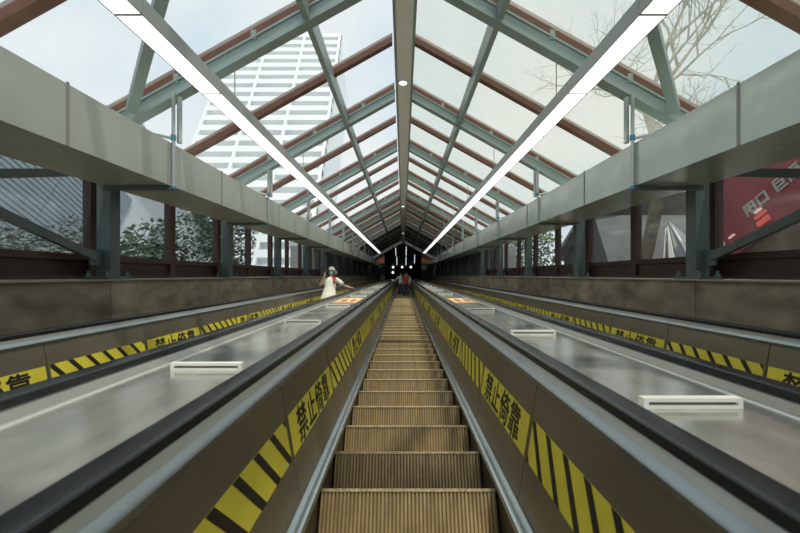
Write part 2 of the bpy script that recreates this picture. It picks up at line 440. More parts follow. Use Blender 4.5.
# raised white anti-slide bars
mb = MB(); 
for (x0, x1, z0, z1) in ((-.185,.185,.0,.013), (-.185,.185,.026,.04), (-.185,-.167,.013,.026), (.167,.185,.013,.026)):
    mb.box(x0, x1, -.018, .018, z0, z1, 'whiteplastic')
BARF = mb.mesh('bar_frame')
mb = MB(); mb.box(-.167, .167, -.004, .018, .013, .026, 'slot'); BARS = mb.mesh('bar_slot')
bar = empty('anti_slide_bar'); link('bar_frame', BARF, bar); link('bar_slot', BARS, bar)
GB = 'white anti-slide bars on the decks'
def place_bars(xc, ys, word):
    for i, y in enumerate(ys):
        o = bar if not bar.get('label') else dup(bar)
        inc(o, xc, y, -.4995)
        tag(o, f'white slotted anti-slide bar, {ORD[i]} one up the {word} stainless deck', 'anti-slide bar', GB)
place_bars((DKR[0]+DKR[1])/2-.035, [1.47, 3.25, 5.42, 9.9, 12.3, 14.6, 17, 19.5, 22, 25], 'right')
place_bars((DKL[0]+DKL[1])/2+.03, [2.05, 4.0, 6.15, 8.95, 11.2, 13.4, 15.7, 18, 20.5, 23], 'left')
# orange notice plates lying on decks
def plate(xc, label):
    root = empty('notice_plate'); inc(root, xc, 7.65, -.4995)
    mb = MB(); mb.box(-.215, .215, -.72, .72, 0, .004, 'orange'); mb.box(-.18, .18, -.6, .6, .004, .0045, 'cream'); link('plate', mb.mesh('plate'), root)
    mb = MB()
    for cx in (-.085, .085):
        n = 16; vs = [(cx+.06*math.cos(2*math.pi*i/n), .32*math.sin(2*math.pi*i/n), .0052) for i in range(n)]
        mb.add(vs, [tuple(range(n))], 'redprint')
    mb.box(-.15, .15, -.56, -.44, .0048, .0054, 'redprint')
    link('red_symbol', mb.mesh('red_symbol'), root)
    tag(root, label, 'notice plate', 'orange notices on the decks')
plate((DKR[0]+DKR[1])/2+.03, 'orange notice with red symbols flat on the right stainless deck')
plate((DKL[0]+DKL[1])/2-.0, 'orange notice with red symbols flat on the left stainless deck')

# ------------------------------------------------------------------ shell
def struct(name, mesh, label, cat, parent=None):
    o = link(name, mesh, parent); inc(o)
    tag(o, label, cat, None, 'structure'); return o
for s, w in ((-1, 'left'), (1, 'right')):
    mb = MB()
    mb.box(min(s*3.15, s*3.9), max(s*3.15, s*3.9), YB, 46, -1.7, -.065, 'granite')
    struct('wall_'+w, mb.mesh('wall_'+w), f'low brown granite parapet along the {w} side of the hall', 'wall')
    mb = MB()
    mb.box(min(s*3.12, s*3.92), max(s*3.12, s*3.92), YB, 46, -.064, -.05, 'sill')
    struct('trim_'+('1' if s < 0 else '2'), mb.mesh('ledge'), f'thin stone ledge capping the {w} granite parapet', 'trim')
    mb = MB()
    a = XC + s*DX + s*.775
    mb.box(min(a, s*3.148), max(a, s*3.148), YB, 46, -.56, -.475, 'band')
    struct('trim_'+('3' if s < 0 else '4'), mb.mesh('edge_trim'), f'grey metal strip between {w} handrail and granite parapet', 'trim')
mb = MB(); mb.box(-3.9, 3.9, YB, 46, -2.0, -1.72, 'dark'); struct('floor', mb.mesh('floor'), 'dark floor under the escalators', 'floor')

# wall windows (half bays) up to y~17, dark panels beyond
wn = 0
HB = FRP/2
def wall_window(s, y0, y1, label):
    global wn; wn += 1
    x0, x1 = (s*3.68, s*3.78)
    xa, xb = min(x0, x1), max(x0, x1)
    mb = MB(); L_ = y1-y0
    mb.box(xa, xb, 0, .07, -.045, 1.5, 'browndark'); mb.box(xa, xb, L_-.07, L_, -.045, 1.5, 'browndark')
    mb.box(xa, xb, .07, L_-.07, .17, .24, 'browndark'); mb.box(xa, xb, .07, L_-.07, 1.42, 1.5, 'browndark')
    mb.box(xa, xb, .07, L_-.07, -.045, .0, 'browndark')
    o = link(f'window_{wn}', mb.mesh('window'), None); inc(o, 0, y0, 0); tag(o, label, 'window', None, 'structure')
    mb = MB(); xm = (xa+xb)/2; mb.box(xm-.012, xm+.012, .07, L_-.07, 0, .17, 'browndark'); link('lower_panel', mb.mesh('lower_panel'), o)
    mb = MB(); mb.box(xm-.006, xm+.006, .07, L_-.07, .24, 1.42, 'winG'); link('pane', mb.mesh('pane'), o)
for s, w in ((-1, 'left'), (1, 'right')):
    for j in range(-2, 10):
        y0 = FR0 + HB*j + .09
        if y0 > 17: break
        if j < 0: lab = f'brown framed window in the {w} wall beside the viewer'
        else: lab = f'brown framed window in the {w} wall, {ORD[j]} bay up the slope'
        wall_window(s, y0, y0+HB, lab)
    mb = MB()
    ys = FR0 + HB*10 + .09
    mb.box(min(s*3.7, s*3.85), max(s*3.7, s*3.85), ys+.01, 46, -.04, 1.75, 'dark')
    struct('wall_upper_'+w, mb.mesh('wall'), f'dark solid wall above the far {w} parapet', 'wall')
# roof windows
def roof_mesh(s, what):
    mb = MB(); L_ = HB
    if what == 'bar':
        a, b = .17, 4.0
        pr = [(s*a, zr(a)+.192), (s*b, zr(b)+.192), (s*b, zr(b)+.335), (s*a, zr(a)+.335)]
        mb.prism(pr, -.055, .055, 'brown')
    else:
        a, b = ((.18, 1.115), (1.125, 3.98))[what]
        pr = [(s*a, zr(a)+.285), (s*b, zr(b)+.285), (s*b, zr(b)+.297), (s*a, zr(a)+.297)]
        mb.prism(pr, .057, L_-.057, 'roofL' if s < 0 else 'roofR')
    return mb.mesh('pane' if what != 'bar' else 'glazing_bar')
for s, w in ((-1, 'left'), (1, 'right')):
    mbar, mp0, mp1 = roof_mesh(s, 'bar'), roof_mesh(s, 0), roof_mesh(s, 1)
    for j in range(-2, 27):
        y0 = FR0 + HB*j
        if y0 + .5 > YEND: break
        wn += 1
        o = link(f'window_{wn}', mbar); inc(o, 0, y0 + (.09 if j in (0, 1) else 0), 0)
        jj = j+1
        lab = (f'sloping glass roof bay with brown bar on the {w} roof side, {ORD[j]} up the slope' if 0 <= j < 26 else f'sloping glass roof bay with brown bar above the viewer, {w} side')
        tag(o, lab, 'roof window', None, 'structure')
        link('pane', mp0, o); link('pane', mp1, o)

# steel frames
def rafter_mesh(s):
    mb = MB(); a, b = .16, 3.85
    pr = [(s*a, zr(a)), (s*b, zr(b)), (s*b, zr(b)+.03), (s*a, zr(a)+.03)]
    mb.prism(pr, -.075, .075, 'rafter')
    pr = [(s*a, zr(a)+.03), (s*b, zr(b)+.03), (s*b, zr(b)+.165), (s*a, zr(a)+.165)]
    mb.prism(pr, -.055, .055, 'rafter')
    pr = [(s*a, zr(a)+.165), (s*b, zr(b)+.165), (s*b, zr(b)+.19), (s*a, zr(a)+.19)]
    mb.prism(pr, -.075, .075, 'rafter')
    return mb.mesh('roof_rafter')
def clip_mesh(s):
    out = []
    for x in (.75, 1.7, 2.6):
        mb = MB(); mb.box(min(s*x, s*(x+.06)), max(s*x, s*(x+.06)), -.07, -.057, zr(x)+.13, zr(x)+.24, 'rafter'); out.append(mb.mesh('glazing_clip'))
    return out
def column_parts(s):
    mb = MB(); xa, xb = min(s*3.43, s*3.59), max(s*3.43, s*3.59)
    t = .018; d = .08
    mb.box(xa, xb, -d, -d+t, -.02, 1.54, 'column'); mb.box(xa, xb, d-t, d, -.02, 1.54, 'column')
    xi = s*3.43
    mb.box(min(xi, xi+s*t), max(xi, xi+s*t), -d+t, d-t, -.02, 1.54, 'column')
    xo = s*3.59
    mb.box(min(xo, xo-s*t), max(xo, xo-s*t), -d+t, d-t, -.02, 1.54, 'column')
    shaft = mb.mesh('column_shaft')
    mb = MB(); mb.box(min(s*3.36, s*3.66), max(s*3.36, s*3.66), -.2, .2, -.049, -.02, 'column'); base = mb.mesh('base_plate')
    mb = MB()
    for dy in (-.16, .16):
        for x in (3.40, 3.62):
            mb.tube((s*x, dy, -.02), (s*x, dy, .01), .034, .034, 'column', 6); mb.tube((s*x, dy, .01), (s*x, dy, .05), .018, .018, 'column', 8)
    return shaft, base, mb.mesh('anchor_bolts')
GC = {-1: 'green-grey columns on the left parapet', 1: 'green-grey columns on the right parapet'}
for s, w in ((-1, 'left'), (1, 'right')):
    rm = rafter_mesh(s); cm = clip_mesh(s); sh, bs, bo = column_parts(s)
    # hanger parts
    mb = MB(); xh = s*2.625
    mb.tube((xh, 0, 1.0), (xh, 0, 2.075), .02, .02, 'pipe', 10); hv = shade_auto(mb.mesh('hanger_tube'))
    mb = MB(); mb.tube((xh-s*.03, .07, 1.53), (xh-s*.03, .07, 2.06), .028, .028, 'pipe', 10); hv2 = shade_auto(mb.mesh('stub_tube'))
    mb = MB(); mb.tube((xh, 0, 1.56), (s*3.2, .0, 1.69), .018, .018, 'pipe', 8) ; hd = shade_auto(mb.mesh('brace_tube'))
    mb = MB(); mb.tube((xh, -.0, 1.54), (xh, 0, 1.6), .03, .03, 'blue', 10); hj = mb.mesh('pipe_joint')
    mb = MB(); mb.tube((xh, 0, .985), (xh, 0, 1.015), .03, .03, 'blue', 10); hj2 = mb.mesh('pipe_joint')
    mb = MB(); mb.box(min(xh, s*3.43), max(xh, s*3.43), -.03, .03, .97, 1.012, 'column'); hr = mb.mesh('tie_bar')
    for k, y in enumerate(YF):
        if k < 10 or True:
            o = empty('roof_rafter'); inc(o, 0, y, 0)
            link('rafter_beam', rm, o); [link('glazing_clip', c, o) for c in cm]
            tag(o, (f'sloping grey-green steel rafter over the {w} half, {ORD[k-1]} frame up the slope' if k else f'sloping grey-green steel rafter over the {w} half, directly above the viewer'), 'rafter', f'rafters over the {w} half of the hall')
        o = empty('steel_column'); inc(o, 0, y+.07, 0)
        link('column_shaft', sh, o); link('base_plate', bs, o); link('anchor_bolts', bo, o)
        tag(o, (f'grey-green steel column on the {w} parapet, {ORD[k-1]} one up the slope' if k else f'grey-green steel column on the {w} parapet, beside the viewer'), 'column', GC[s])
        if 1 <= k <= 10:
            o = empty('beam_hanger'); inc(o, 0, y-.12, 0)
            link('hanger_tube', hv, o); link('stub_tube', hv2, o); link('brace_tube', hd, o); link('pipe_joint', hj, o); link('pipe_joint', hj2, o); link('tie_bar', hr, o)
            tag(o, f'thin steel hanger pipe with blue joints on the {w} clad beam, {ORD[k-1]} one up', 'pipe hanger', f'hangers along the {w} clad beam')
    # clad box beam
    root = empty('clad_beam'); inc(root, 0, 0, 0)
    cl = 'clad' if s < 0 else 'cladfilm'
    mb = MB(); y = YB
    jn = [3.08 + 1.31*i for i in range(-6, 32)]
    ys = [YB] + [j for j in jn if YB < j < YEND] + [YEND]
    xa, xb = min(s*2.65, s*3.42), max(s*2.65, s*3.42)
    for a, b in zip(ys[:-1], ys[1:]): mb.box(xa, xb, a+.003, b-.003, 1.02, 1.51, cl)
    link('cladding', mb.mesh('cladding'), root)
    mb = MB(); mb.box(xa+.01, xb-.01, YB, YEND, 1.03, 1.50, 'seam'); link('beam_core', mb.mesh('beam_core'), root)
    mb = MB()
    for j in ys[1:-1:2]: mb.box(min(s*2.643, s*2.65), max(s*2.643, s*2.65), j-.012, j+.012, 1.02, 1.525, 'seam')
    link('joint_cover', mb.mesh('joint_cover'), root)
    tag(root, f'long boxed beam with {"matt grey-green" if s < 0 else "glossy wrapped pale green"} cladding along the {w} side', 'beam', 'clad beams along both sides')
    # X bracing and roof diagonal of the end bay
    for p0, p1, nm, lab in (((3.53, YF[1]-.10, .2), (3.53, YF[0]+.26, 1.10), 'diagonal_brace', f'grey-green diagonal brace rising from the foot of the {w} side column'),
                            ((3.60, YF[1]-.10, 1.18), (3.60, YF[0]+.26, .42), 'diagonal_brace', f'grey-green diagonal brace dropping from the top of the {w} side column')):
        mb = MB(); mb.bar((s*p0[0], p0[1], p0[2]), (s*p1[0], p1[1], p1[2]), .055, .085, 'column')
        o = empty(nm); inc(o); link('brace_tube', mb.mesh('brace'), o)
        for p in (p0, p1):
            m2 = MB(); m2.box(s*p[0]-.012, s*p[0]+.012, p[1]-.08, p[1]+.08, p[2]-.09, p[2]+.09, 'column'); link('gusset_plate', m2.mesh('gusset_plate'), o)
        tag(o, lab, 'brace', f'cross bracing in the {w} wall')
    pa = Vector((s*3.1, YF[1]-.13, zr(3.1)+.07)); pb = Vector((s*.35, YF[0]+.12, zr(.35)+.07))
    mb = MB(); mb.bar(pa, pb, .1, .1, 'rafter'); o = link('roof_brace', mb.mesh('roof_brace')); inc(o)
    tag(o, f'grey-green diagonal brace under the glass of the {w} roof slope', 'brace', 'roof braces')
    # purlins
    mb = MB(); x = 1.12; xa, xb = min(s*(x-.036), s*(x+.036)), max(s*(x-.036), s*(x+.036))
    mb.box(xa, xb, .08, FRP-.08, zr(x)+.03, zr(x)+.17, 'rafter'); mb.box(xa, xb, .08, FRP-.08, zr(x)+.172, zr(x)+.28, 'rafter'); pm = mb.mesh('roof_purlin')
    for k, y in enumerate(YF[:-1]):
        o = link('roof_purlin', pm); inc(o, 0, y, 0)
        tag(o, f'grey-green purlin at mid height of the {w} roof slope, {ORD[k]} span up', 'purlin', f'purlins of the {w} roof slope')
# ridge
root = empty('ridge_beam'); inc(root, .022)
mb = MB()
for a, b in zip([YB]+YF, YF+[YEND+.5]):
    mb.box(-.115, .115, a+.004, b-.004, 3.395, 3.43, 'ridge')
link('soffit', mb.mesh('soffit'), root)
mb = MB(); mb.prism([(-.155, 3.43), (.155, 3.43), (.155, 3.72), (-.155, 3.72)], YB, YEND, 'rafter')
for s in (-1, 1): mb.prism([(s*.117, 3.40), (s*.155, 3.40), (s*.155, 3.43), (s*.117, 3.43)], YB, YEND, 'rafter')
link('beam_box', mb.mesh('beam_box'), root)
tag(root, 'long ridge beam with cream underside at the top of the glass roof', 'beam')
for i, (y, lab) in enumerate(((6.87, 'small round white light under the ridge beam, the one nearest the viewer'), (19.3, 'small round light far up under the ridge beam'), (31.7, 'tiny round light at the dark end of the ridge beam'))):
    o = empty('ridge_light'); inc(o, 0, y, 3.393)
    mb = MB(); mb.tube((0,0,-.012), (0,0,.0), .085, .09, 'housing', 20); link('light_rim', mb.mesh('light_rim'), o)
    mb = MB(); mb.tube((0,0,-.018), (0,0,-.0125), .07, .07, 'lamp', 20); link('diffuser', mb.mesh('diffuser'), o)
    tag(o, lab, 'ceiling light', 'round lights under the ridge')
# conduit along right beam
mb = MB(); mb.tube((2.75, YF[1]+.2, 1.526), (2.75, YF[9], 1.526), .014, .014, 'pipe', 8)
o = link('conduit_pipe', shade_auto(mb.mesh('conduit_pipe'))); inc(o); tag(o, 'thin conduit running on top of the right clad beam', 'pipe')

# strip lights
SLN = 1.22
def light_proto():
    o = empty('strip_light')
    mb = MB(); h = .105
    mb.prism([(-h, .0), (-h, .13), (h, .13), (h, .0), (h-.012, .0), (h-.012, .02), (-h+.012, .02), (-h+.012, 0)], .003, SLN-.003, 'housing'); mb.box(-h+.012, h-.012, .003, .012, -.003, .0195, 'housing'); mb.box(-h+.012, h-.012, SLN-.012, SLN-.003, -.003, .0195, 'housing'); link('housing', mb.mesh('housing'), o)
    mb = MB(); mb.box(-h+.014, h-.014, .0125, SLN-.0125, -.002, .018, 'lamp'); link('diffuser', mb.mesh('diffuser'), o)
    return o
lp = light_proto(); first = True
for s, w, x in ((-1, 'left', -1.975), (1, 'right', 1.80)):
    for i in range(27):
        o = lp if first else dup(lp); first = False
        y = .36 + SLN*i; inc(o, x, y, 1.87)
        tag(o, (f'glowing white strip light in the {w} row under the roof, {ORD[i-1]} one up the slope' if i else f'glowing white strip light at the near end of the {w} row, overhead'), 'strip light', f'strip lights in the {w} row')
    mbs = MB(); zt = zr(x)-2.0
    mbs.tube((0,0,0), (0,0,zt), .006, .006, 'pipe', 6); mbs.tube((0,0,.0), (0,0,.012), .025, .025, 'pipe', 8)
    sm = mbs.mesh('suspension_rod')
    for k in range(0, 9):
        o = link('suspension_rod', sm); inc(o, x, YF[k], 2.004)
        tag(o, f'thin rod holding the {w} light row to the {ORD[k]} rafter', 'rod', f'rods of the {w} light row')

# ------------------------------------------------------------------ building over the upper half, and the dark hall
sl = 0
for s, w in ((-1, 'left'), (1, 'right')):
    mb = MB(); y = FR0 + HB*11 + .06
    while y < 44:
        gap = (.5 if s < 0 else .3) if y < 26 else (.5 if y > 39 else .12)  # slits added in the slab so sunlight reaches the roof and gable panels
        mb.prism([(s*.01, zr(0)+.35), (s*4.6, zr(4.6)+.35), (s*4.6, zr(4.6)+.7), (s*.01, zr(0)+.7)], y, y+FRP/2-gap, 'concrete'); y += FRP/2
    mb.box(min(s*4.3, s*5.2), max(s*4.3, s*5.2), 18.0, 46, -1, 1.35, 'concrete')
    struct('ceiling_'+w, mb.mesh('ceiling'), f'dark concrete building slab over the far {w} half of the glass roof', 'ceiling')
# portal wall
mb = MB()
yp = YEND+.06
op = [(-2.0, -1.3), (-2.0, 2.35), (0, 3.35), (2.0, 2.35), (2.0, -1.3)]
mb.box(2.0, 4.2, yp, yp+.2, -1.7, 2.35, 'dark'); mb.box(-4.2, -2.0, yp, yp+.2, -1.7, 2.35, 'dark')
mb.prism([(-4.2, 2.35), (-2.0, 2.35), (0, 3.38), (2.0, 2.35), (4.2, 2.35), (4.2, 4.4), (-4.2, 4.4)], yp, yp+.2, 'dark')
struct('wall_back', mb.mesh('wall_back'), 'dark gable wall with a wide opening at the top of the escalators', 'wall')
for s, w in ((-1, 'left'), (1, 'right')):
    mb = MB(); mb.box(min(s*2.02, s*2.85), max(s*2.02, s*2.85), yp-.04, yp-.005, 1.25, 2.42, 'orange')
    M.setdefault('rust', mat('rust_brown_panel', (.42, .16, .07), .6, var=.2, scale=4))
    mb.mats = ['rust']; o = link('end_panel', mb.mesh('end_panel')); inc(o)
    tag(o, f'orange-brown panel on the gable wall at the {w} side of the opening', 'panel', 'orange-brown gable panels')
# level hall at the top (world frame)
ZC, ZF = 24.5, 21.96
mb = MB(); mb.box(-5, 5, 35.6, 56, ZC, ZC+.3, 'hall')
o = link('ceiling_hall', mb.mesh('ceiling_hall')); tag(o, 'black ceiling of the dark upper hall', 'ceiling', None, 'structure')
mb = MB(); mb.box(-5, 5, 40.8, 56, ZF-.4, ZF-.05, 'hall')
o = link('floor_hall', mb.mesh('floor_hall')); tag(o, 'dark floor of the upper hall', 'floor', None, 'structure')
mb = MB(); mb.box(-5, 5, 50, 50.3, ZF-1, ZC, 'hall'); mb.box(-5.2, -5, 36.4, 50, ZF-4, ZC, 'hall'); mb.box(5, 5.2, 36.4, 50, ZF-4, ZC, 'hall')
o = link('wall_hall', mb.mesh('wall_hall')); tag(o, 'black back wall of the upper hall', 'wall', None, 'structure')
tb = empty('tube_light')
mb = MB(); mb.box(-.05, .05, -.95, .95, -.05, -.001, 'hall'); link('tray', mb.mesh('tray'), tb)
mb = MB(); mb.tube((0,-.9,-.08), (0,.9,-.08), .03, .03, 'tube', 8); link('tube', mb.mesh('tube'), tb)
for i, (x, y, lab) in enumerate(((-.82, 36.9, 'vertical looking tube light in the dark hall, lower left one'), (-.72, 39.0, 'tube light deeper in the dark hall, left of the middle'),
                    (.36, 36.9, 'long tube light in the middle of the dark hall'), (.36, 39.0, 'tube light deeper in the middle of the dark hall'), (1.35, 38.6, 'short tube light on the right of the dark hall'))):
    o = tb if i == 0 else dup(tb); o.location = (x, y, ZC-.002); tag(o, lab, 'tube light', 'tube lights in the dark hall')
dl = empty('round_light'); mb = MB(); mb.tube((0,0,-.06), (0,0,-.001), .15, .15, 'hall', 14); link('rim', mb.mesh('rim'), dl)
mb = MB(); mb.tube((0,0,-.2), (0,0,-.061), .12, .12, 'lamp', 14); link('diffuser', mb.mesh('diffuser'), dl)
for i, (x, y, lab) in enumerate(((-1.2, 40.3, 'round white light in the dark hall, left of the row of three'), (-.1, 40.3, 'round white light in the dark hall, middle of the row of three'),
                    (.95, 40.3, 'round white light in the dark hall, right of the row of three'), (-1.25, 41.6, 'round white light in the dark hall, lowest one'))):
    o = dl if i == 0 else dup(dl); o.location = (x, y, ZC-.002); tag(o, lab, 'ceiling light', 'round lights in the dark hall')

# ------------------------------------------------------------------ people
def remesh(mb, voxel, name, mname):
    me = mb.mesh(name); o = bpy.data.objects.new('tmp', me); COL.objects.link(o)
    md = o.modifiers.new('r', 'REMESH'); md.mode = 'VOXEL'; md.voxel_size = voxel; md.use_smooth_shade = True
    sm = o.modifiers.new('s', 'SMOOTH'); sm.iterations = 4; sm.factor = .5
    dg = bpy.context.evaluated_depsgraph_get(); dg.update()
    r = bpy.data.meshes.new_from_object(o.evaluated_get(dg)); bpy.data.objects.remove(o)
    r.materials.clear(); r.materials.append(M[mname]); r.polygons.foreach_set('material_index', [0]*len(r.polygons))
    r.polygons.foreach_set('use_smooth', [True]*len(r.polygons)); r.name = name
    return r
def limb(mb, pts, m='skin'):
    for (p0, r0), (p1, r1) in zip(pts[:-1], pts[1:]):
        mb.tube(p0, p1, r0, r1, m, 12); 
    for p, r in pts: mb.ell(p, (r, r, r), m, 12, 8)
def hand(mb, wrist, dirv, palm_n, L=.17, curl=.25):
    """palm, four unequal bent fingers and a thumb off the side of the palm"""
    d = Vector(dirv).normalized(); n = Vector(palm_n); n = (n - d*n.dot(d)).normalized(); sd = d.cross(n)
    w = Vector(wrist); kn = w + d*L*.5
    for t in (-.03, -.01, .01, .03): limb(mb, [(w + sd*t*.5, .016), (kn + sd*t, .0135)])
    for t, l, r in ((-.031, .068, .0095), (-.011, .078, .0098), (.010, .074, .0098), (.030, .058, .009)):
        a = kn + sd*t; b = a + (d*math.cos(curl) + n*math.sin(curl))*l*.52; c = b + (d*math.cos(curl*3.2) + n*math.sin(curl*3.2))*l*.48
        limb(mb, [(a, r), (b, r*.95), (c, r*.85)])
    a = w + d*L*.14 - sd*.022; b = a + (d*.55 - sd*.75 + n*.3).normalized()*.042; c = b + (d*.85 - sd*.2 + n*.5).normalized()*.032
    limb(mb, [(a, .0125), (b, .0115), (c, .0095)])
def body_mesh(armR, armL, foot_dx=.1, voxel=.009, H=1.0, stance=0., feet_z=(0, 0)):
    mb = MB()
    for s, fz in ((-1, feet_z[0]), (1, feet_z[1])):
        x = s*foot_dx
        limb(mb, [((s*.085, 0, .86), .088), ((s*.09, -.01 - stance*s, .66+fz*.5), .075), ((x, -.015 - stance*s, .46+fz*.6), .055), ((x, .01-stance*s*.8, .30+fz), .052), ((x, .02-stance*s*.6, .08+fz), .036)])
        limb(mb, [((x, .03-stance*s*.6, .045+fz), .04), ((x+s*.012, -.07-stance*s*.6, .035+fz), .036), ((x+s*.018, -.15-stance*s*.6, .028+fz), .027)])
    for z, rx, ry in ((.86, .155, .115), (.95, .15, .11), (1.04, .128, .098), (1.13, .137, .105), (1.22, .152, .11), (1.30, .15, .095)):
        mb.ell((0, 0, z), (rx, ry, .085), 'skin', 20, 12)
    limb(mb, [((-.15, .01, 1.335), .052), ((0, .01, 1.365), .055), ((.15, .01, 1.335), .052)])
    limb(mb, [((0, .01, 1.36), .052), ((0, -.005, 1.45), .047)])
    # head with face
    mb.ell((0, -.01, 1.555), (.074, .092, .108), 'skin', 24, 16)
    mb.ell((0, -.04, 1.49), (.052, .055, .045), 'skin', 16, 10)                  # jaw
    mb.tube((0, -.098, 1.565), (0, -.118, 1.527), .008, .015, 'skin', 8); mb.ell((0, -.112, 1.526), (.016, .014, .011), 'skin')   # nose
    for s in (-1, 1):
        mb.ell((s*.076, .0, 1.545), (.012, .02, .032), 'skin', 10, 8)            # ears
        mb.ell((s*.03, -.092, 1.578), (.022, .01, .008), 'skin', 10, 8)          # brows
    for (pts, dirv, pn) in (armR, armL):
        limb(mb, pts); hand(mb, pts[-1][0], dirv, pn)
    return remesh(mb, voxel, 'body', 'skin')
def face_parts(root):
    mb = MB()
    for s in (-1, 1): mb.ell((s*.03, -.094, 1.558), (.012, .008, .007), 'eye', 10, 8)
    link('eyes', mb.mesh('eyes', True), root)
def hair_mesh(length):
    mb = MB()
    mb.ell((0, .012, 1.585), (.086, .098, .095), 'hair', 22, 14)
    if length > 0:
        mb.ell((0, .05, 1.52-length/2), (.085, .055, .07+length/2), 'hair', 18, 12)
        for s in (-1, 1): mb.ell((s*.075, -.01, 1.53-length/2), (.026, .05, .06+length/2), 'hair', 14, 10)
    bm_me = mb.mesh('hair', True); return bm_me
def cut_front(me):
    """keep the face clear of hair"""
    bm = bmesh.new(); bm.from_mesh(me)
    bmesh.ops.delete(bm, geom=[v for v in bm.verts if v.co.y < -.055 and v.co.z < 1.61 and abs(v.co.x) < .066], context='VERTS')
    bm.to_mesh(me); bm.free(); return me
def sleeve(mb, pts, m, grow=.012):
    for (p0, r0), (p1, r1) in zip(pts[:-1], pts[1:]):
        mb.tube(p0, p1, r0+grow, r1+grow, m, 14)
        mb.ell(p1, (r1+grow,)*3, m, 12, 8)
    mb.ell(pts[0][0], (pts[0][1]+grow,)*3, m, 12, 8)
def shirt_mesh(armR, armL, m, hem=.86, sl=1.0):
    mb = MB()
    mb.rings([(0,0,hem-.04,.185,.14), (0,0,.95,.18,.135), (0,0,1.05,.16,.125), (0,0,1.15,.165,.13), (0,0,1.25,.18,.13), (0,0,1.33,.17,.105), (0,.005,1.385,.11,.075), (0,.005,1.405,.062,.06)], m, 24)
    for a in (armR, armL):
        pts = a[0]
        if sl < 1:
            p0, r0 = pts[0]; p1, r1 = pts[1]; pts = [(p0, r0), (Vector(p0).lerp(Vector(p1), sl), r1)]
        sleeve(mb, pts, m)
    return shade_auto(mb.mesh('shirt'), 60)
def trouser_mesh(m, foot_dx=.1, stance=0., feet_z=(0,0)):
    mb = MB()
    mb.rings([(0,0,.80,.16,.13), (0,0,.86,.178,.135), (0,0,.95,.172,.128), (0,0,1.0,.155,.12)], m, 24)
    for s, fz in ((-1, feet_z[0]), (1, feet_z[1])):
        x = s*foot_dx
        sleeve(mb, [((s*.085, 0, .86), .088), ((s*.09, -.01-stance*s, .66+fz*.5), .078), ((x, -.015-stance*s, .46+fz*.6), .062), ((x, .01-stance*s*.8, .30+fz), .06), ((x, .02-stance*s*.6, .10+fz), .052)], m)
    return shade_auto(mb.mesh('trousers'), 60)
def shoe_mesh(foot_dx=.1, stance=0., m='phone', feet_z=(0,0)):
    mb = MB()
    for s, fz in ((-1, feet_z[0]), (1, feet_z[1])):
        x = s*foot_dx
        limb(mb, [((x, .035-stance*s*.6, .05+fz), .048), ((x+s*.012, -.07-stance*s*.6, .042+fz), .044), ((x+s*.018, -.16-stance*s*.6, .036+fz), .034)], m)
    return shade_auto(mb.mesh('shoes'), 60)
def tread(esc_x, i):
    """world point in the middle of a step's tread"""
    p = S(esc_x, .34+.46*i, -HZ); return p + Vector((0, .2, .008))
# woman coming down on the left escalator
P = tread(XC-DX+.05, 22)
def rail_z(Y): return (Y-.215)*math.tan(INC)*1.0 - .372 + (0)   # handrail top height at world Y
hy = -.02
hz_ = rail_z(P.y+hy) - P.z
armR = ([((-.175, .01, 1.335), .05), ((-.27, -.06, 1.12), .04), ((-.165, -.165, 1.36), .027)], (.45, .1, .9), (.6, -.7, .1))
armL = ([((.175, .01, 1.335), .05), ((.40, .03, 1.15), .04), ((.585, hy, hz_+.08), .027)], (.93, -.1, -.30), (0, 0, -1))
w = empty('person'); w.location = P
link('body', body_mesh(armR, armL), w)
mb = MB(); mb.rings([(0,0,.40,.285,.235), (0,0,.55,.26,.215), (0,0,.75,.225,.185), (0,0,.9,.195,.155), (0,0,1.04,.155,.122), (0,0,1.14,.165,.128), (0,0,1.25,.175,.128), (0,0,1.33,.175,.10), (0,.005,1.38,.115,.075), (0,.005,1.395,.07,.062)], 'dress', 28)
for a in (armR, armL):
    p0, r0 = a[0][0]; p1, r1 = a[0][1]; sleeve(mb, [(p0, r0), (Vector(p0).lerp(Vector(p1), .62), r1+.015)], 'dress', .016)
link('dress', shade_auto(mb.mesh('dress'), 60), w)
link('hair', cut_front(hair_mesh(.16)), w)
mb = MB(); mb.rings([(0,.0,1.585,.17,.175), (0,.0,1.60,.15,.155), (0,.0,1.625,.108,.118), (0,.0,1.68,.098,.106), (0,0,1.73,.075,.08), (0,0,1.755,.04,.042), (0,0,1.765,.01,.01)], 'hat', 28)
hat = link('hat', shade_auto(mb.mesh('hat'), 50), w)
mb = MB(); mb.rings([(0,-.035,1.465,.04,.05), (0,-.045,1.49,.06,.066), (0,-.05,1.52,.069,.076), (0,-.045,1.545,.071,.074)], 'mask', 20); link('face_mask', shade_auto(mb.mesh('face_mask'), 60), w)
face_parts(w)
mb = MB(); limb(mb, [((.06, -.085, 1.38), .024), ((.125, -.10, 1.30), .045), ((.135, -.115, 1.20), .04)], 'redcloth'); link('scarf', shade_auto(mb.mesh('scarf'), 60), w)
mb = MB(); 
for s in (-1, 1): limb(mb, [((s*.1, .03, .045), .044), ((s*.112, -.07, .036), .04), ((s*.118, -.155, .03), .03)], 'whiteplastic')
link('shoes', shade_auto(mb.mesh('shoes'), 60), w)
tag(w, 'woman in white hat, cream dress and blue mask, one hand on the handrail', 'person')
ph = empty('phone'); ph.location = P + Vector((-.078, -.195, 1.475)); ph.rotation_euler = (R(12), R(20), R(-25))
mb = MB(); mb.box(-.038, .038, -.005, .005, -.078, .078, 'phone'); link('case', mb.mesh('case', bevel=.004), ph)
mb = MB(); mb.box(-.034, .034, .0051, .006, -.072, .072, 'slot'); link('screen', mb.mesh('screen'), ph)
tag(ph, 'black phone held up beside the masked face of the woman in the white hat', 'phone')

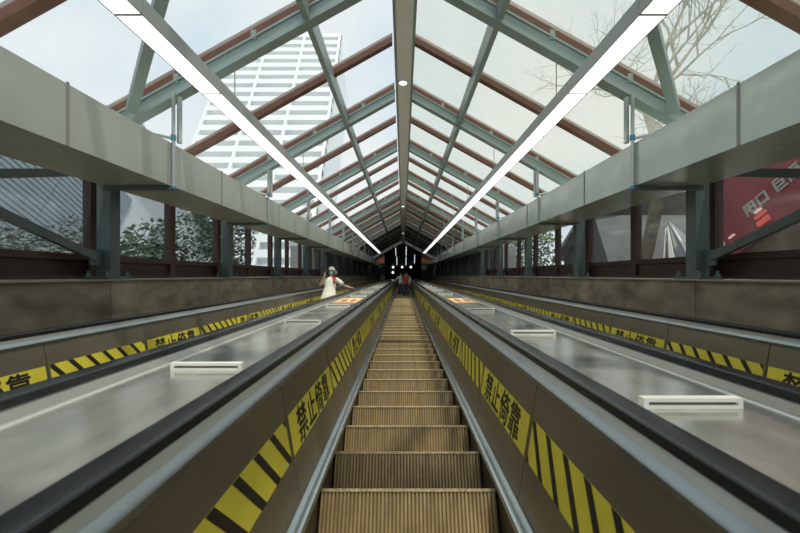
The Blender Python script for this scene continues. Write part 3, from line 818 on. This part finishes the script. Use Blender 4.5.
def simple_person(Pt, rotz, shirt, trousers, armR, armL, label, sl=1.0, hairlen=0, stance=0., lean=0., feet_z=(0,0)):
    r = empty('person'); r.location = Pt; r.rotation_euler = (lean, 0, rotz)
    link('body', body_mesh(armR, armL, .1, .012, stance=stance, feet_z=feet_z), r)
    link('shirt', shirt_mesh(armR, armL, shirt, sl=sl), r); link('trousers', trouser_mesh(trousers, stance=stance, feet_z=feet_z), r)
    link('shoes', shoe_mesh(stance=stance, feet_z=feet_z), r); link('hair', cut_front(hair_mesh(hairlen)), r); face_parts(r)
    tag(r, label, 'person'); return r
aR = ([((-.175, .01, 1.335), .052), ((-.23, .03, 1.08), .042), ((-.22, -.08, .86), .029)], (0, -.3, -1), (1, 0, 0))
aL = ([((.175, .01, 1.335), .052), ((.23, .03, 1.08), .042), ((.22, -.08, .86), .029)], (0, -.3, -1), (-1, 0, 0))
simple_person(tread(XC+.13, 48), math.pi, 'redcloth', 'darkcloth', aR, aL, 'person in a red shirt and dark trousers seen from behind on the middle escalator', sl=.6)
Pp = tread(XC-.14, 51)
hz2 = rail_z(Pp.y) - Pp.z
aLr = ([((.175, .01, 1.335), .052), ((.35, -.01, 1.12), .042), ((.46, -.03, hz2+.10), .029)], (.9, -.1, -.35), (0, 0, -1))
simple_person(Pp, math.pi, 'palecloth', 'darkcloth', aR, aLr, 'person in a pale blue shirt ahead of the red shirt, hand on the handrail', sl=1.0)
Pq = tread(XC+.22, 54)
simple_person(Pq, math.pi, 'palecloth', 'darkcloth', aR, aL, 'person in pale blue partly hidden beyond the right shoulder of the red shirt', sl=1.0)
simple_person(tread(XC-DX+.1, 82), 0, 'hat', 'darkcloth', aR, aL, 'distant person in a white top near the top of the left escalator', sl=.6, hairlen=.1)

# ------------------------------------------------------------------ outside
def gz(Y): return Y*math.tan(INC) - 2.2       # hillside
mb = MB()
for s in (-1, 1):
    a, b = min(s*4.0, s*60), max(s*4.0, s*60)
    mb.add([(a, -25, gz(-25)), (b, -25, gz(-25)), (b, 90, gz(90)), (a, 90, gz(90)), (a, -25, gz(-25)-1), (b, -25, gz(-25)-1), (b, 90, gz(90)-1), (a, 90, gz(90)-1)],
           [(0,1,2,3), (7,6,5,4), (0,4,5,1), (1,5,6,2), (2,6,7,3), (3,7,4,0)], 'soil')
o = link('ground', mb.mesh('ground')); tag(o, 'brown hillside ground outside the windows', 'ground', None, 'structure')
# pale blue ribbed building, left
b = empty('ribbed_building'); b.location = (-10.2, 3, 0)
mb = MB(); mb.box(-6, 0, -12, 7.2, -8, 9.5, 'facade'); link('facade_wall', mb.mesh('facade_wall'), b)
mb = MB(); z = -3.0
while z < 9.4: mb.box(.002, .03, -12, 7.2, z, z+.022, 'groove'); z += .155
y = -12
while y < 7.2: mb.box(.002, .02, y, y+.03, -3, 9.5, 'groove'); y += 1.6
link('facade_ribs', mb.mesh('facade_ribs'), b)['kind'] = 'stuff'
tag(b, 'pale blue building with fine ribbed cladding beyond the left windows', 'building')
b = empty('rendered_house'); b.location = (-11.5, 13.2, 4)
mb = MB(); mb.box(-5, 0, -2.6, 9, -5, 9.5, 'render'); link('house_wall', mb.mesh('house_wall'), b)
mb = MB()
for yy in (-1.4, 1.2, 4):
    mb.box(.002, .05, yy, yy+.9, 2.6, 4.0, 'groove'); mb.box(.002, .05, yy, yy+.9, 5.6, 7.0, 'groove')
link('house_windows', mb.mesh('house_windows'), b)
mb = MB(); mb.box(-5.4, .5, -3, 9.4, 9.5, 9.8, 'greyroof'); link('house_roof', mb.mesh('house_roof'), b)
tag(b, 'pale rendered house behind the trees beyond the left windows', 'building')
# white tower behind left roof
b = empty('tower_block'); b.location = (-27, 52, 20)
mb = MB(); mb.box(-12, 12, 0, 16, -10, 75, 'tower2'); link('tower_core', mb.mesh('tower_core'), b)
mb = MB(); z = -2
while z < 75:
    mb.box(-12.6, 12.6, -1.1, 0, z, z+1.5, 'tower'); z += 2.9
for x in (-12.6, -4.4, 3.8, 12.0): mb.box(x, x+.6, -1.15, 0, -10, 75, 'tower')
link('balcony_bands', mb.mesh('balcony_bands'), b)
tag(b, 'white high-rise with horizontal balcony bands seen through the left roof glass', 'building')
# maroon hoarding with letters, right
b = empty('hoarding'); b.location = (7.6, 0, 0)
mb = MB(); mb.box(0, .12, -2.0, 7.6, 4.85, 7.2, 'redwall'); link('board', mb.mesh('board'), b)
lm = text_mesh('阳口 巨而', .31, 0, 'signtxt', .012, heavy=.009)
o = link('lettering', lm, b); o.matrix_local = Matrix(((0,0,-1,-.014),(-1,0,0,6.1),(0,1,0,5.52),(0,0,0,1)))
mb = MB(); mb.box(-.05, -.002, 6.44, 6.60, 5.33, 5.37, 'signlit2'); mb.box(-.05, -.002, 6.38, 6.66, 5.21, 5.27, 'signlit'); mb.box(-.05, -.002, 6.38, 6.68, 5.03, 5.14, 'signlit')
mb.box(-.05, -.002, 7.26, 7.42, 5.25, 5.28, 'signlit2'); mb.box(-.05, -.002, 7.36, 7.52, 5.08, 5.15, 'signlit')
link('lit_bars', mb.mesh('lit_bars'), b)  # glowing bars imitate reflections on the hoarding
mb = MB(); mb.box(.13, .25, -2.0, 7.6, -3, 7.19, 'soil'); link('backing_wall', mb.mesh('backing_wall'), b)
tag(b, 'maroon hoarding with pale outlined characters beyond the right windows', 'hoarding')
# grey sheet roof & tarpaulin, right
o = empty('tarpaulin_shelter'); o.location = (7.7, 9.0, gz(9.0)+.45)
mb = MB(); n = 12; vs = [(0, 0, 3.6)] + [(1.15*math.cos(2*math.pi*i/n)*(1+.08*(i % 2)), 1.15*math.sin(2*math.pi*i/n)*(1+.08*(i % 2)), .1) for i in range(n)]
mb.add(vs, [(0, 1+i, 1+(i+1) % n) for i in range(n)] + [tuple(range(n, 0, -1))], 'tarp'); link('cover', mb.mesh('cover'), o)
mb = MB()
for (a0, w_) in ((3.45, .16), (4.15, .1), (2.75, .1)):
    p0 = Vector((.12*math.cos(a0), .12*math.sin(a0), 3.34)); 
    q0 = Vector((1.2*math.cos(a0-w_), 1.36*math.sin(a0-w_), .12)); q1 = Vector((1.2*math.cos(a0+w_), 1.36*math.sin(a0+w_), .12))
    out = Vector((math.cos(a0), math.sin(a0), .4))*.03
    mb.add([p0+out, q0+out, q1+out, p0, q0, q1], [(0,1,2), (3,5,4), (0,3,4,1), (1,4,5,2), (2,5,3,0)], 'paleroof')
link('white_fold', mb.mesh('white_fold'), o)
tag(o, 'grey cone shaped tarpaulin cover with white folds outside the right window', 'shelter')
o = empty('grey_roofed_shed'); o.location = (7.9, 12.4, gz(12.4)+1.5)
mb = MB(); mb.box(-1.2, 3, -1.6, 1.4, -4, 2.2, 'dark'); link('shed_wall', mb.mesh('shed_wall'), o)
mb = MB(); mb.add([(-1.6,-1.9,2.2),(3.4,-1.9,3.3),(3.4,1.6,3.3),(-1.6,1.6,2.2),(-1.6,-1.9,2.35),(3.4,-1.9,3.45),(3.4,1.6,3.45),(-1.6,1.6,2.35)], [(0,3,2,1),(4,5,6,7),(0,1,5,4),(1,2,6,5),(2,3,7,6),(3,0,4,7)], 'greyroof'); link('shed_roof', mb.mesh('shed_roof'), o)
tag(o, 'low shed with grey sheet roof outside the right windows', 'shed')
# trees
def leaf_cloud(blobs, n, size, m, seed):
    rd = random.Random(seed); mb = MB(); tot = sum(r**3 for _, r in blobs)
    for c, r in blobs:
        for _ in range(int(n*r**3/tot)):
            v = Vector((rd.gauss(0,1), rd.gauss(0,1), rd.gauss(0,1))).normalized()*r*(rd.random()**.4); p = Vector(c)+v
            a = Vector((rd.gauss(0,1), rd.gauss(0,1), rd.gauss(0,1))).normalized(); b_ = a.orthogonal().normalized(); q = a.cross(b_)
            s_ = size*rd.uniform(.6, 1.3)
            mb.add([p - b_*s_, p - q*s_*.45, p + b_*s_, p + q*s_*.45], [(0,1,2,3)], m)
    return mb.mesh('foliage')
def trunk_mesh(pts, m='bark'):
    mb = MB()
    for (p0, r0), (p1, r1) in zip(pts[:-1], pts[1:]): mb.tube(p0, p1, r0, r1, m, 10)
    for p, r in pts: mb.ell(p, (r,)*3, m, 10, 6)
    return shade_auto(mb.mesh('trunk'), 60)
def leafy(loc, h, blobs, n, size, m, seed, label):
    t = empty('leafy_tree'); t.location = loc
    link('trunk', trunk_mesh([((0,0,-.3), .12), ((.05,.03,h*.5), .09), ((0,.1,h), .06)]), t)
    link('foliage', leaf_cloud(blobs, n, size, m, seed), t); tag(t, label, 'tree', 'trees outside the hall')
def on(x, y): 
    """hillside point under incline point (x, y)"""
    Y = y*math.cos(INC); return Vector((x, Y, gz(Y)))
leafy(on(-6.4, 9.4), 2.0, [((0,0,2.2), .8), ((.3,-.9,1.9), .65), ((-.2,.9,2.5), .9), ((0,.3,3.2), .8)], 2600, .085, 'leafD', 1, 'dark leafy tree beyond the left windows, between first and second columns')
leafy(on(-6.6, 13.5), 2.4, [((0,0,2.4), 1.2), ((.2,-1.4,3.1), 1.0), ((-.1,1.5,2.2), 1.1), ((0,.5,4), 1.0)], 3600, .09, 'leafD', 2, 'tall dark tree beyond the left windows past the second column')
leafy(on(-7.6, 8.2), 1.6, [((0,0,2.6), .75), ((0,.3,3.5), .45), ((.1,-.9,2.2), .7), ((0,1.0,2.3), .6)], 2600, .06, 'leafG', 3, 'grey-green bush in front of the ribbed pale blue building')
leafy(on(8.2, 27), 2.4, [((0,0,3.4), 1.6), ((.2,-1.8,4.2), 1.4), ((-.1,2.0,3.2), 1.6), ((0,.5,5.2), 1.4)], 4200, .10, 'leafL', 4, 'sunlit green tree behind the grey roofed shed')
leafy(on(6.4, 17.6), 2.0, [((0,0,2.6), .9), ((0,1.4,2.4), 1.0), ((.2,3.0,2.8), 1.2), ((0,-.8,3.6), .8)], 3600, .085, 'leafL', 5, 'bushy green tree close outside the right wall')
leafy(on(12.8, 23), 2.6, [((0,0,3.0), 1.8), ((.2,-2.2,4.0), 1.7), ((-.1,2.4,3.4), 1.8), ((0,.5,5.2), 1.6), ((0,-3.6,2.6), 1.5)], 4200, .12, 'leafD', 9, 'broad dark tree rising behind the shed roof outside the right wall')
# bare tree, right
rd = random.Random(21)
bt = empty('bare_tree'); bt.location = (5.45, 9.09, gz(9.09))
mbt = MB(); mbb = MB()
trunk = [((0,.2,-.25), .17), ((.05,-1.56,1.65), .14), ((.15,-2.66,2.81), .125), ((.25,-3.0,3.9), .11), ((.3,-3.05,4.9), .09)]
link('trunk', trunk_mesh(trunk), bt)
def grow(p, d, L_, r, lev):
    q = p
    for k in range(3):
        d = (d + Vector((rd.gauss(0,.16), rd.gauss(0,.16), rd.gauss(.04,.10)))).normalized(); q2 = q + d*L_/3
        mbb.tube(q, q2, r*(1-.2*k), r*(1-.2*(k+1)), 'bark', 6 if lev < 3 else 4, False); q = q2
        if lev < 5 and (k > 0 or lev > 0):
            dd = (d + Vector((rd.gauss(0,.7), rd.gauss(0,.7), rd.gauss(.1,.4)))).normalized(); grow(q, dd, L_*.66, r*.55, lev+1)
    if lev < 5: grow(q, d, L_*.7, r*.45, lev+1)
for dv, L0 in (((-.25,.1,1), 2.0), ((.5,-.5,.9), 2.0), ((.6,.5,.7), 2.0), ((.1,-.9,.7), 2.1)):
    grow(Vector((.3,-3.05,4.8)), Vector(dv).normalized(), L0, .07, 1)
link('branches', shade_auto(mbb.mesh('branches'), 60), bt)
tag(bt, 'bare tree with pale trunk and fine twigs outside the right roof glass', 'tree', 'trees outside the hall')

# ------------------------------------------------------------------ light
wd = bpy.data.worlds.new('sky'); scene.world = wd; wd.use_nodes = True
N = wd.node_tree.nodes; L = wd.node_tree.links; N.clear()
out = N.new('ShaderNodeOutputWorld'); bg = N.new('ShaderNodeBackground'); L.new(bg.outputs[0], out.inputs[0])
tc = N.new('ShaderNodeTexCoord'); nz = N.new('ShaderNodeTexNoise'); nz.inputs['Scale'].default_value = 2.2; nz.inputs['Detail'].default_value = 6
rp = N.new('ShaderNodeValToRGB'); e = rp.color_ramp.elements
e[0].position = .35; e[0].color = (.60, .77, .92, 1); e[1].position = .62; e[1].color = (.95, .96, .97, 1)
L.new(tc.outputs['Generated'], nz.inputs[0]); L.new(nz.outputs[0], rp.inputs[0]); L.new(rp.outputs[0], bg.inputs[0]); bg.inputs[1].default_value = .95
sun = bpy.data.lights.new('sun', 'SUN'); sun.energy = 3.6; sun.color = (1, .93, .80); sun.angle = R(1.5)
so = bpy.data.objects.new('sun', sun); COL.objects.link(so)
dv = MS.to_3x3() @ Vector((.16, -.22, .96)).normalized()
so.rotation_euler = dv.to_track_quat('Z', 'Y').to_euler(); so.location = dv*60

vs = scene.view_settings; scene.display_settings.display_device = 'sRGB'
vs.view_transform = 'Standard'; vs.look = 'None'; vs.exposure = 0; vs.gamma = 1; vs.use_curve_mapping = False
